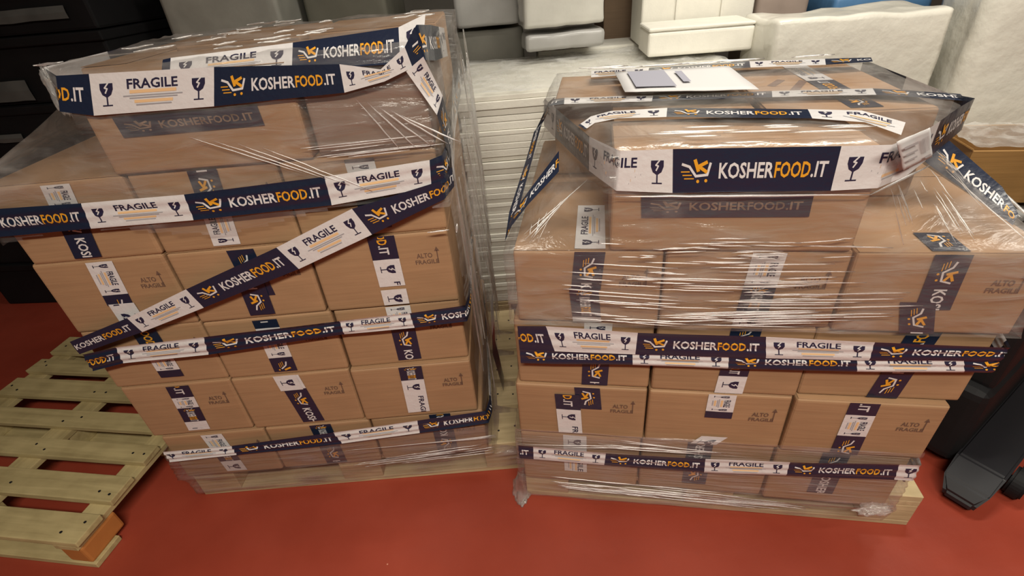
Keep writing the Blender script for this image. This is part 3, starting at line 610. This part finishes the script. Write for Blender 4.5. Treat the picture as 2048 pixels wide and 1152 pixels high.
def film_bm(rings, cx, cy, nz=12, amp=.004, keep=None, cap=True, freq=(4, 40), seed=0, ropes=()):
    bm = bmesh.new(); NA = 300
    base = [rings[-1][1]][0]
    # angles evenly spread along the outline of the lowest ring
    per = []
    for (x0, y0), (x1, y1) in zip(base, base[1:] + base[:1]):
        n = max(2, int(NA * math.hypot(x1 - x0, y1 - y0) / 4.2))
        for i in range(n): per.append(math.atan2(y0 + (y1 - y0) * i / n - cy, x0 + (x1 - x0) * i / n - cx))
    zs = []
    for (za, pa), (zb, pb) in zip(rings, rings[1:]):
        n = max(3, int(abs(za - zb) / .0085)); zs += [(za + (zb - za) * i / n, pa, pb, i / n) for i in range(n)]
    zs.append((rings[-1][0], rings[-2][1], rings[-1][1], 1.0))
    G = []
    for z, pa, pb, f in zs:
        row = []; s = 0; prev = None
        for a in per:
            ax, ay = ray_poly(pa, cx, cy, a); bx, by = ray_poly(pb, cx, cy, a)
            x, y = ax + (bx - ax) * f, ay + (by - ay) * f
            if prev: s += math.hypot(x - prev[0], y - prev[1])
            prev = (x, y)
            n = noise.noise(Vector((s * freq[0] + seed, z * freq[1], seed))) + .5 * noise.noise(Vector((s * freq[0] * 2.3, z * freq[1] * 2.1 + s * 6, seed + 9)))
            n = 1 - abs(n) * 2
            d = Vector((x - cx, y - cy, 0)).normalized() * (amp * (n + .6))
            row.append(bm.verts.new((x + d.x, y + d.y, z)))
        G.append(row)
    m = len(per)
    for i in range(len(G) - 1):
        for j in range(m):
            q = (G[i][j], G[i + 1][j], G[i + 1][(j + 1) % m], G[i][(j + 1) % m])
            if keep:
                c = sum((v.co for v in q), Vector()) / 4
                if not keep(c): continue
            f = bm.faces.new(q); f.smooth = True
    if cap:
        # sagging film over the top
        rows = [G[0]]; zt = zs[0][0]
        for k in range(1, 9):
            f = 1 - k / 9.0
            row = []
            for v in G[0]:
                x, y = cx + (v.co.x - cx) * f, cy + (v.co.y - cy) * f
                row.append(bm.verts.new((x, y, zt + .008 * (noise.noise(Vector((x * 7, y * 9, seed))) + .9) + .004 * noise.noise(Vector((x * 25, y * 25, seed))))))
            rows.append(row)
        for i in range(len(rows) - 1):
            for j in range(m):
                f = bm.faces.new((rows[i + 1][j], rows[i][j], rows[i][(j + 1) % m], rows[i + 1][(j + 1) % m])); f.smooth = True
        c = bm.verts.new((cx, cy, zt + .01))
        for j in range(m): f = bm.faces.new((c, rows[-1][j], rows[-1][(j + 1) % m])); f.smooth = True
    bmesh.ops.delete(bm, geom=[v for v in bm.verts if not v.link_faces], context='VERTS')
    return bm

def rope(bm, pts, r, mat_i=1, sides=8):
    """A tight fold of film shaped to draw a glint: a slim tapered cord following pts."""
    pts = [Vector(p) for p in pts]; rings = []; r *= 1.2
    for i, p in enumerate(pts):
        d = (pts[min(i + 1, len(pts) - 1)] - pts[max(i - 1, 0)]).normalized()
        u = d.cross(Vector((0, 0, 1)));
        if u.length < 1e-3: u = d.cross(Vector((0, 1, 0)))
        u.normalize(); v = d.cross(u)
        rr = r * (0.25 + 0.75 * math.sin(math.pi * (i + .3) / (len(pts) - .4)))
        rings.append([bm.verts.new(p + (u * math.cos(k * 2 * math.pi / sides) + v * math.sin(k * 2 * math.pi / sides)) * rr) for k in range(sides)])
    for a, b_ in zip(rings, rings[1:]):
        for k in range(sides):
            f = bm.faces.new((a[k], a[(k + 1) % sides], b_[(k + 1) % sides], b_[k])); f.material_index = mat_i; f.smooth = True
    for rg in (rings[0], rings[-1]):
        try: f = bm.faces.new(rg); f.material_index = mat_i
        except ValueError: pass

def line(a, b_, n=8, wob=.002):
    wob *= .45
    a, b_ = Vector(a), Vector(b_)
    return [a.lerp(b_, i / (n - 1)) + Vector((0, random.uniform(-wob, 0) * .5, random.uniform(-wob, wob))) for i in range(n)]

def film(bm, load, label, m):
    o = link_mesh('stretch_wrap', bm_mesh(bm, 'stretch_wrap'), [m, FILM_ROPE, FILM_FOLD], None, (load[0], load[1], 0), load[2])
    return tag(o, label, 'plastic film', 'clear stretch film on the loads')

rnd = random.Random(5)
# left load: drape over the top, down to the fifth row at the front and all the way down the right and back
hullL = [(.325, -.036), (.80, -.036), (1.092, -.030), (1.118, .42), (1.110, .79), (.19, .79), (.185, .14)]
rectL = lambda e: [(-.008 - e, -.036 - e), (1.090 + e, -.036 - e), (1.128 + e, .22), (1.150 + e, .52), (1.125 + e, .785 + e), (-.008 - e, .785 + e)]
bm = film_bm([(1.442, hullL), (1.365, hullL), (1.225, rectL(0)), (.335, rectL(.004))], .55, .38, amp=.004, seed=1, freq=(5, 14),
             keep=lambda c: c.z > 1.085 + .02 * math.sin(c.x * 9) or c.y > -.02 and c.x > .5 or c.y > .5)
for k in range(5):      # folds fanning from the top of the right box
    x = .93 + .02 * k + rnd.uniform(-.01, .01); rope(bm, line((x, -.047, 1.35 - .01 * k), (x + .07 + .015 * k, -.047, 1.235), 7, .003), .0016)
for k in range(4):
    x = .55 + .05 * k; rope(bm, line((x, -.045, 1.30 - .012 * k), (x + .22, -.048, 1.20 - .02 * k), 9, .002), .0011)
for k in range(10):
    z = 1.225 + .032 * rnd.random(); x = .78 + .12 * rnd.random(); rope(bm, line((x, -.046, z), (x + .12 + .1 * rnd.random(), -.046, z + .004), 6, .001), .0013)
for k in range(9):     # folds along the top front edge
    x = .25 + .75 * rnd.random(); y = .1 + .5 * rnd.random(); rope(bm, line((x, y, 1.457), (x + .07, y + .02, 1.459), 5, .003), .0022)
rope(bm, line((1.098, .0, 1.30), (1.104, .3, .72), 10, .004), .003); rope(bm, line((1.100, .1, .95), (1.110, .05, .45), 10, .004), .003)
rope(bm, line((1.100, -.025, 1.0), (1.104, -.02, 1.022), 5, .002), .003); rope(bm, line((1.03, -.046, 1.018), (1.085, -.046, 1.020), 5, .001), .002)
for k in range(30):
    y = .02 + .7 * rnd.random(); z = .45 + .9 * rnd.random(); xx = 1.098 + .055 * math.sin(math.pi * min(1, (y + .04) / 1.0)) * min(1, (1.46 - z) * 4); rope(bm, line((xx, y, z), (xx + .006, y + rnd.uniform(-.05, .12), z - .10 - .25 * rnd.random()), 9, .004), .0018)
for k in range(14):
    y = .02 + .72 * k / 14; z = 1.40 - .3 * rnd.random(); xx = 1.098 + .055 * math.sin(math.pi * min(1, (y + .04) / 1.0)); rope(bm, line((xx, y, z), (xx + .008, y + rnd.uniform(-.06, .10), z - .35 - .4 * rnd.random()), 10, .006), .007 * rnd.uniform(.5, 1), 2)
for k in range(20):
    x = .2 + .85 * rnd.random(); y = .0 + .75 * rnd.random(); rope(bm, line((x, y, 1.455), (x + .03 + .06 * rnd.random(), y + rnd.uniform(-.03, .03), 1.457), 5, .003), .0026)
film(bm, LOADL, 'clear stretch film draped over the top and right side of the left load', FILM_TOP)
# gathered film corner at the top left
def crumple(name, loc, size, m, label, cat, group=None, seed=0, sub=4, rough=.45, rz=0.0):
    bm = bmesh.new(); bmesh.ops.create_icosphere(bm, subdivisions=sub, radius=1.0)
    for v in bm.verts:
        n = noise.noise(v.co * 2.1 + Vector((seed, 0, 0))) + .7 * abs(noise.noise(v.co * 4.7 + Vector((0, seed, 0)))) + .35 * noise.noise(v.co * 10 + Vector((0, 0, seed)))
        v.co *= 1 + rough * (n - .2)
        v.co = Vector((v.co.x * size[0], v.co.y * size[1], v.co.z * size[2]))
    zmin = min(v.co.z for v in bm.verts)
    for v in bm.verts: v.co.z -= zmin
    for f in bm.faces: f.smooth = True
    return tag(link_mesh(name, bm_mesh(bm, name), m, None, loc, rz), label, cat, group)

def toworld(load, x, y, z):
    c, s = math.cos(load[2]), math.sin(load[2]); return (load[0] + c * x - s * y, load[1] + s * x + c * y, z)
crumple('film_tuft', toworld(LOADL, .215, .085, 1.335), (.013, .013, .054), FILM_DULL, 'crumpled film tuft at the top left corner of the left load', 'plastic film', seed=4)
# left load: lower film around the bottom row and pallet
rl2 = lambda e: [(.015 - e, -.034 - e), (1.105 + e, -.034 - e), (1.105 + e, .79 + e), (.015 - e, .79 + e)]
bm = film_bm([(.285, rl2(0)), (.15, rl2(.006)), (.12, [(.028, -.034), (1.20, -.026), (1.215, .80), (.02, .80)]), (.048, [(.030, -.026), (1.205, -.018), (1.215, .80), (.025, .80)])], .55, .38, amp=.004, cap=False, seed=3, freq=(3, 60))
for k in range(22):
    f = rnd.random(); x = .62 + .42 * rnd.random(); z = .12 + .10 * (x - .6) + .05 * rnd.random()
    rope(bm, line((x, -.050, z), (min(1.2, x + .1 + .12 * rnd.random()), -.050, z + .012), 7, .0015), .0013)
for k in range(4): rope(bm, line((.62 + .1 * k, -.048, .235), (1.13, -.048, .238 + .004 * k), 9, .0015), .0012)
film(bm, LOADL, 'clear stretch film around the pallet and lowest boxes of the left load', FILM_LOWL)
# right load
hullR = [(.238, -.052), (.765, -.052), (1.000, .212), (1.030, .79), (.085, .79), (.075, .405)]
rectR = lambda e: [(.015 - e, -.052 - e), (1.134 + e, -.052 - e), (1.134 + e, .785 + e), (.012 - e, .785 + e)]
bm = film_bm([(1.232, hullR), (1.150, hullR), (1.010, rectR(0)), (.80, rectR(.002))], .55, .38, amp=.004, seed=7, freq=(4, 30))
for k in range(70):
    z = .815 + .18 * rnd.random() ** .8; x = .13 + .55 * rnd.random(); ln_ = .06 + .22 * rnd.random(); sl = (.42 - x) * .12
    rope(bm, line((x, -.066, z), (x + ln_, -.066, z - sl * ln_ * 4 * .5), 8, .0012), .0011 + .0005 * rnd.random())
for k in range(16):
    z = .82 + .04 * rnd.random(); x = .3 + .3 * rnd.random(); rope(bm, line((x, -.067, z), (x + .2, -.067, z + .014), 8, .001), .0014)
for k in range(12):
    x = .30 + .4 * rnd.random(); y = -.04 + .09 * rnd.random(); rope(bm, line((x, y, 1.252 - max(0, -.02 - y) * .3), (x + .05 + .1 * rnd.random(), y, 1.252 - max(0, -.02 - y) * .3), 6, .001), .0014)
for k in range(26):     # folds around the foot of the front box
    x = .22 + .5 * rnd.random(); z = 1.0 + .05 * rnd.random(); rope(bm, line((x, -.064, z), (x + .03 + .09 * rnd.random(), -.064, z + rnd.uniform(-.004, .006)), 5, .002), .0012)
for k in range(8):      # left tent
    t = rnd.random(); rope(bm, line((.20 - .018 * k, .05 - .008 * k, 1.14 - .012 * k), (.06 + .012 * k * rnd.random(), -.045, 1.03 + .02 * rnd.random()), 8, .003), .0005 + .0007 * rnd.random())
for k in range(22):     # right tent
    f = rnd.random(); g = rnd.random() * .5; a_ = Vector((.78 + .22 * f, -.03 + .24 * f, 1.155)); b_ = Vector((.84 + .28 * f, -.056, 1.015))
    rope(bm, line(a_.lerp(b_, g), a_.lerp(b_, g + .15 + .35 * rnd.random()), 8, .003), .0004 + .0007 * rnd.random())
rope(bm, line((1.005, .19, 1.15), (1.142, -.03, 1.01), 10, .002), .0026); rope(bm, line((.97, .12, 1.12), (1.08, -.03, 1.02), 10, .002), .0012)
rope(bm, line((.26, -.066, 1.148), (.74, -.066, 1.146), 14, .0015), .0024); rope(bm, line((.74, -.066, 1.146), (.88, .03, 1.165), 8, .0015), .0022)
for k in range(14):
    x = .15 + .75 * rnd.random(); y = .78 - .03 * rnd.random(); rope(bm, line((x, y, 1.246), (x + .08 + .1 * rnd.random(), y, 1.247), 6, .002), .0025)
film(bm, LOADR, 'clear stretch film drawn tight over the top and upper boxes of the right load', FILM_TOP)
rr2 = lambda e: [(-.006 - e, -.050 - e), (1.09 + e, -.050 - e), (1.09 + e, .79 + e), (-.006 - e, .79 + e)]
bm = film_bm([(.40, rr2(0)), (.145, rr2(.004)), (.12, [(-.006, -.04), (1.12, -.03), (1.13, .80), (-.01, .80)]), (.045, [(-.004, -.03), (1.10, -.02), (1.12, .80), (-.01, .80)])], .55, .38, amp=.004, cap=False, seed=8, freq=(3, 60))
for k in range(52):
    x = .08 + .6 * rnd.random() ** 1.3; z = .10 + .10 * rnd.random() - .02 * x; rope(bm, line((x, -.062 + .02 * (z < .14), z), (x + .1 + .2 * rnd.random(), -.062 + .02 * (z < .14), z - .008), 8, .0012), .0014)
for k in range(8): x = .02 + .3 * rnd.random(); rope(bm, line((x, -.064, .40 - .06 * rnd.random()), (x + .3, -.064, .375 - .03 * rnd.random()), 8, .002), .0012)
film(bm, LOADR, 'clear stretch film around the pallet and lowest boxes of the right load', FILM_LOW)
crumple('film_knot', toworld(LOADR, 1.04, -.060, .135), (.050, .018, .016), FILM_DULL, 'white crumpled film knot at the lower right corner of the right load', 'plastic film', seed=9)
crumple('film_scrap', (-.030, 1.085, 0.0), (.028, .065, .010), FILM_FOLD, 'crumpled clear film scrap on the floor between the two pallets', 'plastic film', seed=12)

# paper and label on the right load
def sheet(name, pts, m, load, label, cat, marks=()):
    root = empty(name, (load[0], load[1], 0), load[2], label, cat)
    def q(u, v): 
        a = Vector(pts[0]).lerp(Vector(pts[1]), u); b_ = Vector(pts[3]).lerp(Vector(pts[2]), u); return a.lerp(b_, v)
    n = (q(1, 0) - q(0, 0)).cross(q(0, 1) - q(0, 0)).normalized()
    bm = bmesh.new(); g = [[bm.verts.new(q(i / 10, j / 8) + n * (.002 * noise.noise(Vector((i * .4, j * .4, 2))))) for j in range(9)] for i in range(11)]
    for i in range(10):
        for j in range(8): f = bm.faces.new((g[i][j], g[i + 1][j], g[i + 1][j + 1], g[i][j + 1])); f.smooth = True
    ex = bmesh.ops.extrude_face_region(bm, geom=list(bm.faces))
    for v in [e for e in ex['geom'] if isinstance(e, bmesh.types.BMVert)]: v.co += n * .0012
    link_mesh('sheet', bm_mesh(bm, 'sheet'), m, root)
    for nm, u0, u1, v0, v1, mm in marks:
        bm = bmesh.new()
        k = [q(u0, v0), q(u1, v0), q(u1, v1), q(u0, v1)]
        bm.faces.new([bm.verts.new(p + n * .0062) for p in k])
        link_mesh(nm, bm_mesh(bm, nm), mm, root)
    return root
GREYP = simple('grey_picture_ink', (0.33, 0.33, 0.39), .6); GREYL = simple('pale_grey_ink', (.40, .39, .40), .6)
sheet('document_sheet', [(.293, .385, 1.252), (.62, .345, 1.252), (.598, .600, 1.262), (.270, .600, 1.262)], PAPER, LOADR,
      'white paper document with grey panel lying on top of the right load', 'paper', [('printed_panel', .10, .42, .12, .88, GREYP), ('printed_line', .50, .56, .3, .8, GREYP)])
bars = [('barcode_bar', .62 + .022 * k, .62 + .022 * k + (.012 if k % 2 else .008), .35, .82, GREYL) for k in range(10)]
sheet('shipping_label', [(.785, -.058, 1.190), (.880, .035, 1.182), (.818, -.030, 1.260), (.728, -.110, 1.262)], PAPER, LOADR,
      'white shipping label with barcode stuck on the tape at the right load top right', 'label',
      bars + [('printed_line', .08, .5, .72, .80, GREYL), ('printed_line', .08, .45, .50, .56, GREYL), ('printed_line', .1, .4, .3, .36, GREYL), ('printed_line', .65, .85, .12, .2, GREYL)])

# loose tape tail hanging in the gap between the loads
o = ribbon('packing_tape', [((1.16, .20, .20), (1.165, .26, .22), None), ((1.14, .16, .42), (1.15, .225, .43), None), ((1.15, .22, .60), (1.16, .27, .62), None)], None, (LOADL[0], LOADL[1], 0), LOADL[2], 0, 40)
tag(o, 'loose tape end hanging at the right side of the left load', 'tape', 'printed tape bands around the loads')

# ------------------------------------------------------------------ goods behind
# white foam sheets on a pallet between the loads
pallet('wooden_pallet', (-.16, 2.06, 0), R(-2), 'wooden pallet under the tall white stack of foam sheets', 1.2, .8, EUR, .1, CROSS)
z = .146; k = 0
while z < 1.12:
    t = random.choice((.020, .026, .032)); dx = random.uniform(-.006, .006); dy = random.uniform(-.005, .004)
    bm = bmesh.new(); add_box(bm, 0 + dx, 1.17 + dx, dy, .78 + dy, 0, t - .001, .003, 2, jit=.001)
    for v in bm.verts: v.co.z += .002 * noise.noise(Vector((v.co.x * 3, v.co.y * 3, k)))
    o = link_mesh('foam_sheet', bm_mesh(bm, 'foam_sheet'), FOAM, None, (-.15, 2.062, z), R(-2))
    tag(o, 'white foam sheet in the tall stack behind and between the two loads', 'foam sheet', 'white foam sheets stacked behind the loads'); z += t; k += 1
ZT = z
def wavy_sheet(name, x0, x1, y0, y1, z, amp, m, label, cat, loc=(0, 0, 0), rz=0.0, nx=40, ny=24, seed=0, drop=0.0):
    bm = bmesh.new()
    g = [[bm.verts.new((x0 + (x1 - x0) * i / nx, y0 + (y1 - y0) * j / ny, z + amp * (1 + noise.noise(Vector((i * .16, j * .22, seed))) + .5 * noise.noise(Vector((i * .5, j * .5, seed)))) - (drop * max(0, 1 - j / 4) ))) for j in range(ny + 1)] for i in range(nx + 1)]
    for i in range(nx):
        for j in range(ny): f = bm.faces.new((g[i][j], g[i + 1][j], g[i + 1][j + 1], g[i][j + 1])); f.smooth = True
    return tag(link_mesh(name, bm_mesh(bm, name), m, None, loc, rz), label, cat)
wavy_sheet('film_sheet', .0, 1.15, -.01, .76, 0.004, .010, FILM_DULL, 'cloudy plastic film lying over the top of the white foam stack', 'plastic film', (-.15, 2.065, ZT), R(-2), seed=3)

def foam_box(name, loc, rz, w_, d, h, label, ribs=0):
    root = empty(name, loc, rz, label, 'foam box')
    bm = bmesh.new(); add_box(bm, 0, w_, 0, d, 0, h * .86, .014, 3)
    link_mesh('body', bm_mesh(bm, 'body'), FOAM, root)
    bm = bmesh.new(); add_box(bm, 0, w_, 0, d, h * .862, h, .010, 3)
    link_mesh('lid', bm_mesh(bm, 'lid'), FOAM, root)
    for i in range(ribs):
        x = w_ * (i + .75) / (ribs + .5); box_obj('rib', x, x + .012, -.010, .0, .03, h * .77, FOAM, root, .003)
    return root
foam_box('foam_box', (.69, 2.38, ZT + .03), R(-5), .45, .24, .115, 'low white foam box on the white stack behind the right load')
foam_box('foam_box', (.73, 2.66, ZT + .03), R(-5), .52, .30, .62, 'tall white ribbed foam box standing behind the low foam box', 2)
# shelf of foam under the tall box
tag(box_obj('foam_block', .0, .93, 0, .24, 0, ZT + .024, FOAM, None, .01, (.25, 2.86, 0), R(-2)), 'large white foam block standing behind the foam sheets', 'foam block')

def wrapped(name, loc, rz, w_, d, h, m, label, cat, seed, amp=.012, parts=(), bev=.02):
    """A film-wrapped bale: a box with rounded edges and creased faces."""
    bm = bmesh.new(); add_box(bm, 0, w_, 0, d, 0, h, bev, 2)
    bmesh.ops.subdivide_edges(bm, edges=[e for e in bm.edges if e.calc_length() > .08], cuts=14, use_grid_fill=True)
    for v in bm.verts:
        p = v.co; n = noise.noise(p * 6 + Vector((seed, seed, 0))) + .6 * abs(noise.noise(Vector((p.x * 9, p.y * 9, p.z * 22 + seed))))
        c = Vector((w_ / 2, d / 2, h / 2)); dr = (p - c).normalized()
        v.co = p + dr * amp * n
        if v.co.z < 0: v.co.z = 0
    for f in bm.faces: f.smooth = True
    root = empty(name, loc, rz, label, cat)
    link_mesh('cover', bm_mesh(bm, 'cover'), m, root)
    for nm, b_, mm in parts: box_obj(nm, *b_, mm, root, .002)
    return root
# rear row, centre
wrapped('wrapped_crate', (-.18, 2.90, 0), R(2), .36, .35, 1.27, DGREY, 'dull grey covered stack behind the white foam at centre left', 'wrapped goods', 2)
wrapped('wrapped_carton', (-.16, 2.86, 1.29), R(2), .32, .32, .36, GREYPL, 'grey film wrapped carton on the dull grey stack', 'wrapped goods', 3)
wrapped('wrapped_carton', (.17, 2.62, 1.185), R(3), .38, .20, .075, GREYPL, 'flat film wrapped bundle on the foam stack below the shiny carton', 'wrapped goods', 5, amp=.02)
wrapped('wrapped_carton', (.17, 2.62, 1.285), R(3), .38, .20, .36, PALEPL, 'pale shiny film wrapped carton on the flat bundle behind the foam stack', 'wrapped goods', 6)
carton((.66, 3.20, 0), 0, .22, 0, .3, 0, 1.60, 'tall brown box edge showing beside the tall white foam box', 'background boxes', mark=False, matl=CARD_D, flap=False)
# right rear
wrapped('wrapped_carton', (1.275, 2.64, 0), R(-4), .24, .30, 1.55, simple('pinkish_wrapped_card', (.34, .27, .23), .5, .4, .1, noise_amt=.15, bump=.3, bscale=10), 'pinkish brown wrapped stack right of the tall foam box', 'wrapped goods', 8)
wrapped('rubbish_bag', (1.50, 3.04, 0), R(-4), .34, .30, 1.55, simple('dark_green_plastic', (.018, .028, .024), .4, .5, bump=.5, bscale=8), 'dark plastic bag behind the white wrapped bale at right', 'bag', 10, amp=.05)
wrapped('wrapped_bale', (1.13, 2.14, 0), R(-2), .68, .32, 1.285, FOAM_B, 'white film wrapped bale behind the right load', 'wrapped goods', 11, amp=.02)
wrapped('blue_tray', (1.66, 2.66, 1.20), R(-3), .46, .28, .10, BLUE, 'blue plastic tray on top of the white wrapped bale', 'tray', 12, amp=.01)
tag(box_obj('tall_crate', 0, .6, 0, .32, 0, 1.198, DGREY, None, .01, (1.60, 2.66, 0), R(-3)), 'dull grey crate under the blue tray behind the white bale', 'crate')
wrapped('white_sack', (1.86, 2.02, 0), R(-14), .85, .42, 1.42, FOAM_B, 'big smooth white wrapped bale at the far right', 'wrapped goods', 14, amp=.025, bev=.06)
# box on a wrapped base at the right edge
wrapped('wrapped_goods', (1.60, 1.585, 0), R(-14), .62, .34, .69, GREYPL, 'film wrapped goods under the open brown box at the right edge', 'wrapped goods', 15, amp=.015)
root = empty('cardboard_box', (1.62, 1.61, .712), R(-14), 'open brown box with film over its top at the right edge', 'box')
bm = bmesh.new()
add_box(bm, 0, .55, 0, .008, 0, .19, .002, 1); add_box(bm, 0, .55, .292, .30, 0, .19, .002, 1); add_box(bm, 0, .008, .008, .292, 0, .19, .002, 1); add_box(bm, .542, .55, .008, .292, 0, .19, .002, 1); add_box(bm, .008, .542, .008, .292, 0, .008)
link_mesh('carton', bm_mesh(bm, 'carton'), CARD_Y, root)
for a0, a1, ang, nm in ((0, .30, R(200), 'flap'),):
    bm = bmesh.new(); add_box(bm, 0, .006, a0, a1, 0, .10, .001, 1, M=Matrix.Rotation(R(-60), 4, 'Y'))
    link_mesh('flap', bm_mesh(bm, 'flap'), CARD_Y, root, (-.002, 0, .19))
wavy = wavy_sheet('film_cover', 0.02, .54, .02, .29, 0, .012, FILM_DULL, None, None, seed=8)
wavy.parent = root; wavy.location = (0, 0, .186)

# black lifting truck leg at the lower right
def truck():
    root = empty('lifting_truck', (1.375, .830, 0), R(31), 'black lifting truck leg with roller wheel right of the right load', 'lifting truck')
    bm = bmesh.new()
    prof = [(0, .02), (.0, .05), (.03, .085), (.12, .11), (.75, .125), (.75, .045), (.10, .02)]
    for (y0, y1) in ((0, .13),):
        a = [bm.verts.new((x, y0 + (.02 if x < .02 else 0), z)) for x, z in prof]; b_ = [bm.verts.new((x, y1 - (.03 if x < .02 else 0), z)) for x, z in prof]
        bm.faces.new(a[::-1] if False else a); bm.faces.new(b_[::-1])
        for i in range(len(prof)): bm.faces.new((a[i], b_[i], b_[(i + 1) % len(prof)], a[(i + 1) % len(prof)]))
    bmesh.ops.recalc_face_normals(bm, faces=list(bm.faces))
    bmesh.ops.bevel(bm, geom=list(bm.edges), offset=.008, segments=2, affect='EDGES')
    link_mesh('leg', bm_mesh(bm, 'leg'), BLACK_M, root)
    for x, y in ((.20, -.025), ):
        bm = bmesh.new(); bmesh.ops.create_cone(bm, cap_ends=True, segments=32, radius1=.055, radius2=.055, depth=.045, matrix=Matrix.Translation((x, y, .055)) @ Matrix.Rotation(R(90), 4, 'X'))
        bmesh.ops.bevel(bm, geom=[e for e in bm.edges if len(e.link_faces) == 2 and e.calc_face_angle(0) > 1], offset=.008, segments=2, affect='EDGES')
        link_mesh('roller_wheel', bm_mesh(bm, 'roller_wheel'), BLACK, root)
        bm = bmesh.new(); bmesh.ops.create_cone(bm, cap_ends=True, segments=12, radius1=.012, radius2=.012, depth=.06, matrix=Matrix.Translation((x, y - .004, .055)) @ Matrix.Rotation(R(90), 4, 'X'))
        link_mesh('axle', bm_mesh(bm, 'axle'), BLACK_M, root)
    bm = bmesh.new(); add_box(bm, .12, .76, .128, .345, .04, .36, .04, 3)
    link_mesh('chassis', bm_mesh(bm, 'chassis'), BLACK, root)
    bm = bmesh.new(); add_box(bm, .16, .735, .140, .335, .340, .74, .03, 3)
    link_mesh('housing', bm_mesh(bm, 'housing'), BLACK, root)
    for y0 in (.155, .285):
        box_obj('mast_rail', .64, .68, y0, y0 + .035, .735, 1.02, BLACK_M, root, .006)
    box_obj('mast_bar', .645, .675, .155, .32, 1.015, 1.05, BLACK_M, root, .006)
    return root
truck()

# ------------------------------------------------------------------ dark goods at the left
def dark_stack(loc, rz, w_, d, hs, label, seed, strips):
    root = empty('black_crate_stack', loc, rz, label, 'crates')
    z = 0
    for i, h in enumerate(hs):
        bm = bmesh.new(); add_box(bm, random.uniform(0, .01), w_ - random.uniform(0, .01), random.uniform(0, .01), d, z, z + h - .006, .012, 2)
        link_mesh('crate', bm_mesh(bm, 'crate'), BLACK, root); z += h
    for (x0, x1, z0, z1, m) in strips:
        bm = bmesh.new(); g = []
        for i in range(13):
            x = x0 + (x1 - x0) * i / 12; o_ = .006 * noise.noise(Vector((x * 9, seed, 0)))
            g.append([bm.verts.new((x, -.004 + o_ * .2, z0 + o_)), bm.verts.new((x, -.006, (z0 + z1) / 2)), bm.verts.new((x, -.004, z1 + o_))])
        for i in range(12):
            for j in range(2): bm.faces.new((g[i][j], g[i + 1][j], g[i + 1][j + 1], g[i][j + 1]))
        link_mesh('film_strip', bm_mesh(bm, 'film_strip'), m, root)
    return root
STRIP = simple('smoky_grey_film', (.10, .105, .10), .4, .5, .2, noise_amt=.25, nscale=9)
def black_crates(ox, oy, rz, w_, d, n, h, cat_label, seed, strips):
    for i in range(n):
        root = empty('storage_crate', (ox, oy, i * h), rz, 'black storage crate, %s' % cat_label[i], 'crate', 'black crates at the left')
        bm = bmesh.new(); add_box(bm, random.uniform(0, .008), w_ - random.uniform(0, .008), random.uniform(0, .01), d, 0, h - .004, .012, 2)
        link_mesh('shell', bm_mesh(bm, 'shell'), BLACK, root)
        bm = bmesh.new(); add_box(bm, -.004, w_ + .004, -.010, d, h - .045, h - .006, .006, 2)
        link_mesh('rim', bm_mesh(bm, 'rim'), BLACK, root)
        for (k, x0, x1, z0, z1) in strips:
            if k != i: continue
            bm = bmesh.new(); g = []
            for q in range(13):
                x = x0 + (x1 - x0) * q / 12; o_ = .008 * noise.noise(Vector((x * 9, seed + k, 0)))
                g.append([bm.verts.new((x, -.013, z0 + o_)), bm.verts.new((x, -.016, (z0 + z1) / 2)), bm.verts.new((x, -.013, z1 + o_ * .5))])
            for q in range(12):
                for j in range(2): bm.faces.new((g[q][j], g[q + 1][j], g[q + 1][j + 1], g[q][j + 1]))
            link_mesh('film_strip', bm_mesh(bm, 'film_strip'), STRIP, root)
ORD = ['lowest of the left stack', 'second up in the left stack', 'third up in the left stack', 'fourth up in the left stack', 'fifth up in the left stack', 'topmost of the left stack']
black_crates(-3.16, 2.72, R(-6), 1.45, .8, 6, .29, ORD, 1, [(5, .25, 1.35, .05, .10), (5, .75, 1.30, .16, .24), (4, .30, .98, .02, .11), (3, .1, .8, .12, .16), (2, .35, 1.0, .08, .17), (1, .4, .9, .05, .12)])
wrapped('covered_stack', (-1.62, 2.95, 0), R(-3), .08, .5, 1.62, DGREY, 'dark grey covered stack right of the black crates', 'wrapped goods', 31)
wrapped('wrapped_carton', (-1.53, 2.78, 0), R(-3), .55, .5, 1.62, simple('mid_grey_wrapped', (.30, .295, .26), .5, .4, .1, noise_amt=.15, bump=.3, bscale=8), 'mid grey wrapped stack behind the top of the left load', 'wrapped goods', 33)
wrapped('wrapped_carton', (-.93, 2.98, 0), R(-3), .42, .5, 1.62, simple('olive_grey_cover', (.15, .145, .115), .6, .3, noise_amt=.1, bump=.2, bscale=8), 'olive grey covered stack behind the left load right of the mid grey one', 'wrapped goods', 35)
